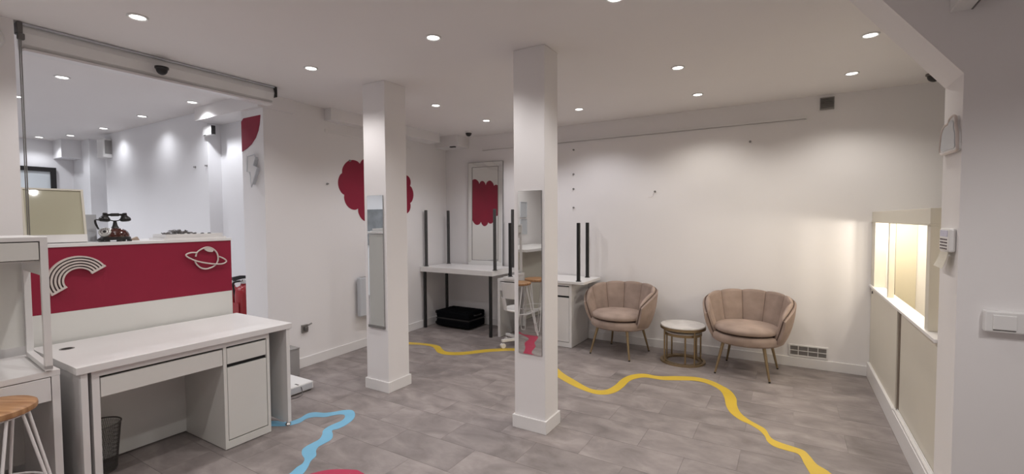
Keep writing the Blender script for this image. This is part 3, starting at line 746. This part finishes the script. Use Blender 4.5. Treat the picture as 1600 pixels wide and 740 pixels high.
s1 = stool('wooden topped white hairpin stool at the bottom left, before the small desk'); s1.location = (-2.995, .505, 0); s1.rotation_euler[2] = .5
s2 = copy_tree(s1); s2['label'] = 'wooden topped hairpin stool seen only in the middle mirror, farther one'; s2.location = (-2.97, .06, 0); s2.rotation_euler[2] = .25

def bin_():
    cx, cy = -3.53, 1.046
    t = thing('waste_bin', 'dark wire mesh waste bin on the floor under the long desk', 'bin', (cx, cy, 0))
    r0_, r1_, hh = .078, .103, .285
    B().tube([(cx+r1_*math.cos(a), cy+r1_*math.sin(a), hh) for a in [k*PI/16 for k in range(32)]], .0042, 8, closed=True).build('rim', DARKM, t, smooth=True)
    B().lathe([(0, .001), (r0_, .001), (r0_+.003, .012), (r0_, .014), (0, .006)], 28, c=(cx, cy, 0)).build('base', DARKM, t, smooth=True)
    b = B(); n = 64
    for k in range(n):
        for s in (-1, 1):
            P = []
            for j in range(5):
                f = j/4; a = 2*PI*k/n+s*f*.55; r = r0_+(r1_-r0_)*f
                P.append((cx+r*math.cos(a), cy+r*math.sin(a), .008+f*(hh-.010)))
            b.tube(P, .0008, 4, cap=False)
    b.build('mesh_wall', DARKM, t)
bin_()
def white_box():
    t = thing('router_box', 'flat white electronics box on the floor at the foot of the left wall', 'box', (-3.77, 2.38, 0))
    box('case', -3.95, -3.60, 2.18, 2.545, .012, .078, WPL, t, bevel=.006)
    b = B()
    for x in (-3.92, -3.63):
        for y in (2.21, 2.515): b.box(x-.01, x+.01, y-.01, y+.01, .0005, .012)
    b.build('feet', DARKM, t)
    box('front_panel', -3.60, -3.597, 2.21, 2.53, .022, .068, GPL, t)
    B().tube(spline([(-3.594, 2.42, .062), (-3.588, 2.425, .03), (-3.56, 2.40, .004), (-3.545, 2.34, .004), (-3.57, 2.28, .004), (-3.62, 2.25, .004)], 5), .0032, 6).build('cable', DARKM, t, smooth=True)
    box('slot', -3.66, -3.61, 2.40, 2.415, .0775, .0788, DARKM, t)
white_box()
def grey_box():
    t = thing('grey_cabinet_box', 'grey box on the floor between the pier and the white box', 'box', (-4.12, 2.63, 0))
    box('case', -4.20, -4.045, 2.555, 2.715, .0005, .262, GREYBOX, t, bevel=.003)
    box('lid', -4.203, -4.040, 2.552, 2.718, .262, .272, GREYBOX, t, bevel=.002)
grey_box()

# ------------------------------------------------------------------ floor stickers
YU1 = [(-3.965, 4.139), (-3.797, 4.183), (-3.642, 4.203), (-3.527, 4.18), (-3.429, 4.105), (-3.325, 4.049), (-3.233, 4.074), (-3.128, 4.152), (-3.019, 4.305), (-2.89, 4.434), (-2.716, 4.547)]
YL1 = [(-3.895, 4.065), (-3.742, 4.122), (-3.596, 4.121), (-3.489, 4.052), (-3.389, 3.976), (-3.278, 3.95), (-3.186, 3.973), (-3.085, 4.038), (-3.007, 4.135), (-2.924, 4.245), (-2.83, 4.342), (-2.666, 4.462)]
YU2 = [(-1.868, 4.048), (-1.699, 3.927), (-1.525, 3.81), (-1.43, 3.789), (-1.357, 3.842), (-1.328, 3.978), (-1.323, 4.174), (-1.282, 4.328), (-1.184, 4.422), (-1.045, 4.424), (-0.895, 4.512), (-0.74, 4.572), (-0.608, 4.546), (-0.504, 4.459), (-0.419, 4.355), (-0.361, 4.198), (-0.34, 4.035), (-0.302, 3.895), (-0.238, 3.793), (-0.174, 3.731), (-0.125, 3.675), (-0.087, 3.553), (-0.033, 3.51), (0.041, 3.487), (0.101, 3.461), (0.134, 3.387), (0.164, 3.305), (0.228, 3.23)]
YL2 = [(-1.782, 3.862), (-1.633, 3.774), (-1.506, 3.72), (-1.397, 3.7), (-1.313, 3.74), (-1.264, 3.836), (-1.247, 3.988), (-1.246, 4.151), (-1.209, 4.258), (-1.141, 4.327), (-0.991, 4.339), (-0.872, 4.397), (-0.723, 4.467), (-0.608, 4.436), (-0.504, 4.33), (-0.449, 4.17), (-0.415, 3.991), (-0.369, 3.856), (-0.297, 3.758), (-0.233, 3.714), (-0.17, 3.648), (-0.126, 3.561), (-0.107, 3.482), (-0.063, 3.426), (0.01, 3.408), (0.07, 3.389), (0.097, 3.277), (0.122, 3.174)]
def sticker(A, C, label, m):
    P = [(p.x, p.y) for p in spline([(q[0], q[1], 0) for q in A], 5)]; Q = [(p.x, p.y) for p in spline([(q[0], q[1], 0) for q in C], 5)]
    tag(B().prism(P+Q[::-1], 'Z', .0002, .0016).build('floor_sticker', m), label, 'floor sticker')
sticker([(-4.15, 4.08)]+YU1+[(-2.45, 4.56), (-2.2, 4.40), (-2.02, 4.20)]+YU2+[(.30, 3.05), (.33, 2.8), (.30, 2.5)], [(-4.10, 4.00)]+YL1+[(-2.46, 4.45), (-2.25, 4.28), (-2.0, 4.02)]+YL2+[(.17, 3.0), (.20, 2.8), (.18, 2.5)], 'wavy yellow vinyl stripe winding across the floor past the armchairs', YELF)
BU = [(-3.166, 2.052), (-3.161, 2.113), (-3.183, 2.194), (-3.152, 2.24), (-3.08, 2.269), (-3.035, 2.317), (-2.998, 2.373), (-2.951, 2.409), (-2.907, 2.404), (-2.846, 2.365), (-2.793, 2.302), (-2.763, 2.218), (-2.759, 2.147), (-2.774, 2.103), (-2.711, 2.06), (-2.665, 2.01), (-2.656, 1.951), (-2.651, 1.903), (-2.621, 1.861), (-2.563, 1.819), (-2.535, 1.762), (-2.485, 1.705), (-2.446, 1.645)]
BL = [(-3.105, 2.012), (-3.089, 2.064), (-3.108, 2.131), (-3.083, 2.179), (-3.015, 2.22), (-2.982, 2.276), (-2.955, 2.309), (-2.919, 2.322), (-2.876, 2.293), (-2.85, 2.243), (-2.852, 2.186), (-2.851, 2.13), (-2.83, 2.07), (-2.777, 2.021), (-2.738, 1.967), (-2.732, 1.907), (-2.726, 1.859), (-2.707, 1.82), (-2.656, 1.783), (-2.591, 1.756), (-2.553, 1.716), (-2.543, 1.67), (-2.516, 1.606)]
sticker([(-3.36, 1.93), (-3.27, 1.992), (-3.20, 2.012)]+BU+[(-2.42, 1.55), (-2.43, 1.40), (-2.40, 1.25)], [(-3.32, 1.85), (-3.21, 1.925), (-3.13, 1.975)]+BL+[(-2.50, 1.52), (-2.50, 1.40), (-2.47, 1.25)], 'wavy sky blue vinyl stripe on the floor beside the long desk', BLUF)
RU = [(-3.10, .44), (-3.012, .464), (-2.879, .538), (-2.775, .63), (-2.727, .823), (-2.622, .993), (-2.544, 1.173), (-2.50, 1.33), (-2.46, 1.5), (-2.42, 1.64), (-2.36, 1.742), (-2.28, 1.80), (-2.20, 1.838)]
RL = [(-3.07, .36), (-2.941, .46), (-2.80, .455), (-2.727, .479), (-2.671, .616), (-2.631, .755), (-2.543, .888), (-2.484, 1.084), (-2.42, 1.18), (-2.25, 1.26), (-2.12, 1.32), (-2.02, 1.5), (-2.02, 1.72), (-2.09, 1.826)]
sticker(RU, RL, 'crimson vinyl floor shape at the bottom edge and in the mirror', REDF)

# ------------------------------------------------------------------ tables with black legs
def table(name, label, x0, x1, y0, y1, zb, thk, zl, legs, group, lm=BLACK):
    """zb..zb+thk board; legs run from the board to zl (below or above)"""
    t = thing(name, label, 'table', ((x0+x1)/2, (y0+y1)/2, min(zb, zl)), group)
    box('tabletop', x0, x1, y0, y1, zb, zb+thk, DESKW, t, bevel=.002)
    upw = zl > zb
    for (x, y) in legs:
        b = B()
        if upw:
            z = zb+thk
            b.lathe([(0, z), (.032, z), (.032, z+.006), (.0215, z+.009), (.0215, zl-.003), (.0185, zl), (0, zl)], 18, c=(x, y, 0))
        else:
            b.lathe([(0, zl), (.0185, zl), (.0215, zl+.003), (.0215, zb-.009), (.032, zb-.006), (.032, zb), (0, zb)], 18, c=(x, y, 0))
        b.build('leg', lm, t, smooth=True)
    return t
G = 'white tables with black legs'
LA = [(-4.315, 4.83), (-3.225, 4.83), (-4.28, 5.24), (-3.20, 5.24)]
table('white_table', 'white table on black legs standing over the black suitcase', -4.362, -3.175, 4.775, 5.375, .785, .033, 0.0005, [(-4.325, 4.83), (-3.235, 4.83), (-4.225, 5.18), (-3.235, 5.30)], G)
table('white_table', 'white table upside down on the left table, grey legs pointing up', -4.362, -3.175, 4.775, 5.375, .8185, .033, 1.628, [(-4.322, 4.86), (-3.185, 4.86), (-4.285, 5.30), (-3.185, 5.30)], G, LEGG)
def cabinet_desk():
    t = thing('cupboard_desk', 'white desk with cupboard against the back wall beside the left armchair', 'desk', (-2.65, 5.13, 0))
    x0, x1, y0, y1, zt = -3.16, -2.145, 4.88, 5.385, .750
    box('top', x0, x1, y0, y1, zt-.03, zt, DESKW, t, bevel=.001)
    box('leg_panel', x0, x0+.033, y0, y1, .005, zt-.03, DESKW, t, bevel=.001)
    xc = -2.475
    box('drawer_front', x0+.036, xc-.005, y0+.001, y0+.02, zt-.15, zt-.042, DESKW, t, bevel=.0015)
    box('drawer_box', x0+.06, xc-.02, y0+.02, y1-.03, zt-.13, zt-.05, DESKG, t)
    b = B(); b.box(xc, xc+.02, y0, y1, .005, zt-.03).box(x1-.03, x1, y0, y1, .005, zt-.03).box(xc+.02, x1-.03, y0, y0+.02, .005, .06).box(xc+.02, x1-.03, y1-.012, y1, .005, zt-.03)
    b.build('cabinet_body', DESKW, t)
    box('cabinet_gap', xc+.02, x1-.03, y0+.022, y0+.05, .05, zt-.03, JOINT, t)
    box('cabinet_drawer', xc+.024, x1-.034, y0+.001, y0+.02, zt-.145, zt-.042, DESKW, t, bevel=.0015)
    box('cabinet_door', xc+.024, x1-.034, y0+.001, y0+.02, .066, zt-.168, DESKW, t, bevel=.0015)
    box('back_panel', x0+.033, xc, y1-.012, y1, .14, zt-.03, DESKG, t)
cabinet_desk()
table('white_table', 'white table upside down on the cupboard desk, black legs pointing up', -3.06, -1.985, 4.85, 5.395, .7505, .030, 1.452, [(-2.985, 4.905), (-2.07, 4.905), (-2.97, 5.30), (-2.12, 5.30)], G)

def wall_mirror():
    x0, x1, zb, zt = -3.955, -3.40, .8525, 2.300
    t = thing('leaning_mirror', 'tall mirror with angled glass border leaning on the wall atop the tables', 'mirror', ((x0+x1)/2, 5.37, zb))
    Mx = T(((x0+x1)/2, 5.362, zb)) @ Matrix.Rotation(.08, 4, 'Z') @ Matrix.Rotation(-.018, 4, 'X')
    hw, H_ = (x1-x0)/2, zt-zb; e = .068; d = .016
    B().box(-hw-.006, hw+.006, .004, .016, 0, H_, Mx).build('back_board', SILV, t)
    inn = B(); inn.box(-hw+e, hw-e, -.012, .003, e, H_-e, Mx); inn.build('centre_glass', MIRROR, t)
    def bev(pts):
        b = B(); v = [b.bm.verts.new(Mx @ Vector(p)) for p in pts]; b.bm.faces.new(v)
        w_ = [b.bm.verts.new(Mx @ Vector((p[0], .003, p[2]))) for p in pts]; b.bm.faces.new(w_)
        for i in range(4): b.face([v[i], v[(i+1) % 4], w_[(i+1) % 4], w_[i]])
        b.build('bevel_strip', MIRROR, t)
    o, i_ = -.008, -.0125
    bev([(-hw, o, 0), (hw, o, 0), (hw-e, i_, e), (-hw+e, i_, e)])
    bev([(-hw, o, H_), (hw, o, H_), (hw-e, i_, H_-e), (-hw+e, i_, H_-e)])
    bev([(-hw, o, 0), (-hw, o, H_), (-hw+e, i_, H_-e), (-hw+e, i_, e)])
    bev([(hw, o, 0), (hw, o, H_), (hw-e, i_, H_-e), (hw-e, i_, e)])
    b = B(); b.box(-hw-.006, -hw, -.006, .006, 0, H_, Mx).box(hw, hw+.006, -.006, .006, 0, H_, Mx).box(-hw, hw, -.006, .006, H_, H_+.006, Mx).box(-hw, hw, -.006, .006, -.0, .004, Mx)
    b.build('edge_trim', GREYM, t)
    b = B()
    for s in (-1, 1):
        b.box(s*(hw-e)-.003, s*(hw-e)+.003, -.016, -.012, e, H_-e, Mx)
    for z in (e, H_-e): b.box(-hw+e, hw-e, -.016, -.012, z-.003, z+.003, Mx)
    b.build('inner_bead', GREYM, t)
wall_mirror()

def suitcase():
    t = thing('suitcase', 'black fabric suitcase lying flat on the floor under the left table', 'suitcase', (-3.96, 5.12, 0))
    x0, x1, y0, y1 = -4.235, -3.665, 4.945, 5.335
    box('shell', x0, x1, y0, y1, .018, .125, SUIT, t, bevel=.025)
    box('shell', x0, x1, y0, y1, .131, .236, SUIT, t, bevel=.025)
    box('zip_band', x0+.004, x1-.004, y0+.004, y1-.004, .119, .137, BLKP, t)
    for y in (y0+.05, y1-.05):
        for z in (.05, .20):
            M = T((x0-.02, y, z)) @ Matrix.Rotation(PI/2, 4, 'X')
            B().lathe([(0, -.012), (.024, -.012), (.026, 0), (.024, .012), (0, .012)], 16, M).build('wheel', BLKP, t, smooth=True)
    B().tube(spline([(x1-.005, y0+.12, .19), (x1+.022, y0+.14, .19), (x1+.022, y0+.25, .19), (x1-.005, y0+.27, .19)], 4), .009, 8).build('handle', BLKP, t, smooth=True)
    for k in range(6): box('rib', x0+.05+k*.09, x0+.056+k*.09, y0+.03, y1-.03, .234, .2385, SUIT, t)
    for x in (x0+.1, x1-.16): box('foot', x, x+.06, y0+.1, y0+.2, .0005, .02, BLKP, t)
suitcase()

def swivel_chair():
    cx, cy = -2.70, 4.70
    t = thing('swivel_chair', 'white plastic swivel chair on casters partly hidden by the middle column', 'chair', (cx, cy, 0))
    Q = T((cx, cy, 0)) @ Rz(math.radians(200))       # local -y is the front
    # shell back: curved sheet with a wide slot
    def sheet(z0, z1, a0, a1, name, n=14, m_=6, r=.22, lean=.06):
        rows = []
        for i in range(m_+1):
            f = i/m_; z = z0+(z1-z0)*f
            rows.append([Q @ Vector((r*math.sin(a0+(a1-a0)*k/n)*(1+.10*f), .03+r*math.cos(a0+(a1-a0)*k/n)*.75+lean*((z-.44)/.33), z)) for k in range(n+1)])
        rin = [[Q @ (T((0, -.012, 0)) @ (Q.inverted() @ p)) for p in rr_] for rr_ in rows]
        b = B(); V = b.grid(rows); W_ = b.grid(rin)
        nn = len(V); mm = len(V[0])
        for j in range(mm-1): b.face([V[0][j], V[0][j+1], W_[0][j+1], W_[0][j]]); b.face([V[-1][j], V[-1][j+1], W_[-1][j+1], W_[-1][j]])
        for i in range(nn-1): b.face([V[i][0], V[i+1][0], W_[i+1][0], W_[i][0]]); b.face([V[i][-1], V[i+1][-1], W_[i+1][-1], W_[i][-1]])
        return b.build(name, WPL, t, smooth=True)
    sheet(.585, .775, -1.25, 1.25, 'backrest')
    sheet(.44, .59, -1.25, -.75, 'back_support'); sheet(.44, .59, .75, 1.25, 'back_support')
    b = B(); prof = [(0, .425), (.17, .425), (.205, .432), (.215, .445), (.205, .455), (.15, .447), (0, .443)]
    b.lathe(prof, 28, Q); b.build('seat', WPL, t, smooth=True)
    B().lathe([(0, .10), (.028, .10), (.028, .28), (.018, .285), (.018, .40), (.06, .405), (.06, .424), (0, .424)], 16, Q).build('gas_post', BLACK, t, smooth=True)
    for k in range(5):
        a = k*2*PI/5+.35
        M = Q @ Rz(a)
        B().prism([(-.026, 0), (.026, 0), (.018, .27), (-.018, .27)], 'Z', .075, .105, M).build('base_arm', WPL, t, bevel=.004)
        for s in (-1, 1):
            Mc = M @ T((s*.013, .255, .031)) @ Matrix.Rotation(PI/2, 4, 'Y')
            B().lathe([(0, -.009), (.027, -.009), (.030, -.005), (.030, .005), (.027, .009), (0, .009)], 16, Mc).build('caster', WPL, t, smooth=True)
        B().lathe([(0, .055), (.008, .055), (.008, .078), (0, .078)], 8, M @ T((0, .255, 0))).build('caster_pin', GREYM, t)
swivel_chair()

# ------------------------------------------------------------------ shell armchairs
def armchair(label):
    t = thing('shell_armchair', label, 'armchair', (0, 0, 0), 'velvet shell armchairs')
    TT = math.radians(122); NP = 7
    SX, SY = 1.0, .93
    def top(a): 
        f = abs(a)/TT
        return .765-.045*f**2-.125*f**5
    def rad(v): return .288+.084*v**.8
    def P(a, r, z): return Vector((SX*r*math.sin(a), SY*r*math.cos(a)+.01, z))
    zb = .335
    for i in range(NP):
        a0 = -TT+2*TT*i/NP; a1 = a0+2*TT/NP; nu = 10; rows = []
        for k in range(nu+1):
            u = k/nu; a = a0+(a1-a0)*(.008+.984*u)
            s = math.sin(PI*u)**.55 if 0 < u < 1 else 0
            tp = top(a)-.012*(1-s)
            th = .036+.030*s
            ring = []
            nz = 9
            for j in range(nz+1):       # inner face upward
                v = j/nz; z = zb+(tp-.03-zb)*v
                ring.append(P(a, rad(v)-th*(1-.25*v)+.012, z))
            for q in range(1, 5):       # rolled top
                b_ = PI*q/5
                rc = rad(1)+.012-.5*th*.75; ring.append(P(a, rc-.5*th*.75*math.cos(b_), tp-.03+.03*math.sin(b_)))
            for j in range(nz, -1, -2):
                v = j/nz; z = zb+(tp-.03-zb)*v
                ring.append(P(a, rad(v)+.012, z))
            rows.append(ring)
        b = B(); V = b.grid(rows, closev=True)
        b.face(V[0]); b.face(V[-1])
        b.build('back_channel', VELVET, t, smooth=True)
    # outer shell
    rows = []; nu = 40
    for k in range(nu+1):
        a = -TT+2*TT*k/nu; tp = top(a)-.030; ring = []
        for j in range(8): v = j/7; ring.append(P(a, rad(v)+.014, zb+(tp-zb)*v))
        for j in range(7, -1, -1): v = j/7; ring.append(P(a, rad(v)+.014+.022+.012*math.sin(PI*v), zb+(tp-.006-zb)*v))
        rows.append(ring)
    b = B(); V = b.grid(rows, closev=True); b.face(V[0]); b.face(V[-1])
    sh = b.build('outer_shell', VELVET, t, smooth=True)
    B().tube([P(-TT+2*TT*k/nu, rad(1)+.016, top(-TT+2*TT*k/nu)-.022) for k in range(nu+1)], .004, 6).build('piping', PIPE, sh, smooth=True)
    for s in (-1, 1):
        B().tube([P(s*TT*1.002, rad(v)+.012, zb+(top(s*TT)-.03-zb)*v) for v in [j/8 for j in range(9)]], .0045, 6).build('piping', PIPE, sh, smooth=True)
    # seat base and cushion: rounded, a little squarer at the front
    def sq(a, r): 
        x, y = math.cos(a), math.sin(a)
        k = 1.0+.05*max(0, -y)**1.5
        return Vector((SX*r*x*k, SY*r*y*k+.01, 0))
    def slab(prof, name, m_, seg=40, dy=0):
        b = B(); rows = []
        for r, z in prof:
            rows.append([sq(2*PI*k/seg, max(r, .001))+Vector((0, dy, z)) for k in range(seg)])
        V = b.grid(rows, closev=True); b.face(V[0]); b.face(V[-1]); return b.build(name, m_, t, smooth=True)
    slab([(.24, .298), (.29, .302), (.315, .318), (.322, .345), (.320, .375), (.305, .392), (.26, .398)], 'seat_base', VELVET)
    slab([(.262, .398), (.268, .402), (.262, .406)], 'seat_seam', PIPE, dy=-.03)
    slab([(.19, .404), (.262, .407), (.284, .418), (.290, .434), (.284, .452), (.255, .470), (.19, .480), (.10, .485), (.02, .486)], 'seat_cushion', VELVET, dy=-.04)
    for (sx, sy) in ((-1, -1), (1, -1), (1, 1), (-1, 1)):
        tp_, bt = Vector((sx*.175, sy*.185+.005, .302)), Vector((sx*.232, sy*.245+.005, .012))
        lg = B().tube([tp_, tp_.lerp(bt, .5), bt], [.0155, .0125, .009], 14).build('leg', BRASS, t, smooth=True)
        bt2 = bt+(bt-tp_).normalized()*.0115
        B().tube([bt, Vector((bt2.x, bt2.y, .0008))], [.0095, .0095], 12).build('foot_tip', BLKP, lg, smooth=True)
    return t
c1 = armchair('beige pink velvet shell armchair nearest the cupboard desk, left of side table'); c1.location = (-1.614, 5.0, 0); c1.rotation_euler[2] = math.radians(-9)
c2 = copy_tree(c1); c2['label'] = 'beige pink velvet shell armchair nearest the floor grille, right of side table'; c2.location = (-.343, 5.0, 0); c2.rotation_euler[2] = math.radians(-6)

def side_table(cx, cy, R, H_, label, nrod, marble_thk, a_off):
    t = thing('side_table', label, 'side table', (cx, cy, 0), 'nested round side tables')
    ring = lambda r, z: [(cx+r*math.cos(k*PI/20), cy+r*math.sin(k*PI/20), z) for k in range(40)]
    B().lathe([(0, H_-marble_thk), (R-.004, H_-marble_thk), (R, H_-marble_thk+.003), (R, H_-.004), (R-.003, H_), (0, H_)], 48, c=(cx, cy, 0)).build('marble_top', MARBLE, t, smooth=True)
    B().lathe([(R-.02, H_-marble_thk-.024), (R+.003, H_-marble_thk-.024), (R+.003, H_-marble_thk-.0005), (R-.02, H_-marble_thk-.0005), (R-.02, H_-marble_thk-.024)], 48, c=(cx, cy, 0), cap=False).build('top_ring', BRASS, t, smooth=True)
    for k in range(nrod):
        a = a_off+k*2*PI/nrod
        B().tube([(cx+(R-.012)*math.cos(a), cy+(R-.012)*math.sin(a), .012), (cx+(R-.012)*math.cos(a), cy+(R-.012)*math.sin(a), H_-marble_thk-.02)], .0085, 10).build('leg', BRASS, t, smooth=True)
    B().lathe([(R-.025, .0005), (R+.002, .0005), (R+.002, .018), (R-.025, .018), (R-.025, .0005)], 48, c=(cx, cy, 0), cap=False).build('base_ring', BRASS, t, smooth=True)
side_table(-.945, 5.025, .222, .392, 'round marble topped brass side table between the two armchairs', 4, .016, .75)
side_table(-.945, 5.025, .185, .325, 'smaller brass side table nested beneath the marble topped one', 3, .012, .85)

# ------------------------------------------------------------------ far room fittings
def far_frame():
    t = thing('black_framed_board', 'large pale board in a thick black frame on the far room wall', 'framed board', (-9.25, 1.7, 1.0))
    y0, y1, z0, z1, e = 1.10, 2.375, .7, 2.285, .062
    box('frame_rail', -9.29, -9.25, y0, y1, z1-e, z1, BLKP, t); box('frame_rail', -9.29, -9.25, y0, y1, z0, z0+e, BLKP, t)
    box('frame_stile', -9.29, -9.25, y0, y0+e, z0+e, z1-e, BLKP, t); box('frame_stile', -9.29, -9.25, y1-e, y1, z0+e, z1-e, BLKP, t)
    box('panel', -9.29, -9.27, y0+e, y1-e, z0+e, z1-e, PALEG, t)
far_frame()
def far_box():
    t = thing('wall_speaker', 'small white box fitting on the far room wall corner near the ceiling', 'box', (-7.9, 2.52, 2.36))
    box('housing', -8.05, -7.84, 2.48, 2.58, 2.35, 2.60, WPL, t, bevel=.01); box('side_grille', -7.84, -7.835, 2.50, 2.57, 2.40, 2.58, GREYM, t)
    box('arm', -8.12, -8.05, 2.50, 2.56, 2.36, 2.42, WPL, t)
far_box()
def thermostat():
    t = thing('junction_box', 'small white junction box on the niche wall under the lintel', 'box', (-5.2, 2.8, 2.42))
    box('case', -5.375, -5.20, 2.54, 2.579, 2.40, 2.50, WPL, t, bevel=.004); box('dark_edge', -5.20, -5.19, 2.54, 2.579, 2.405, 2.495, BLKP, t); box('dark_notch', -5.35, -5.31, 2.538, 2.541, 2.40, 2.407, BLKP, t)
thermostat()
for x, n in ((-5.63, 'left'), (-5.385, 'right')):
    hook(x, 2.579, 2.09, f'{n} of two tiny pegs on the far room wall', name='wall_peg', cat='peg')
tag(box('display_board', -7.6, -6.2, -.615, -.59, 1.0, 1.70, GREYP), 'mottled grey panel on the far room wall, seen in the narrow mirror', 'panel')
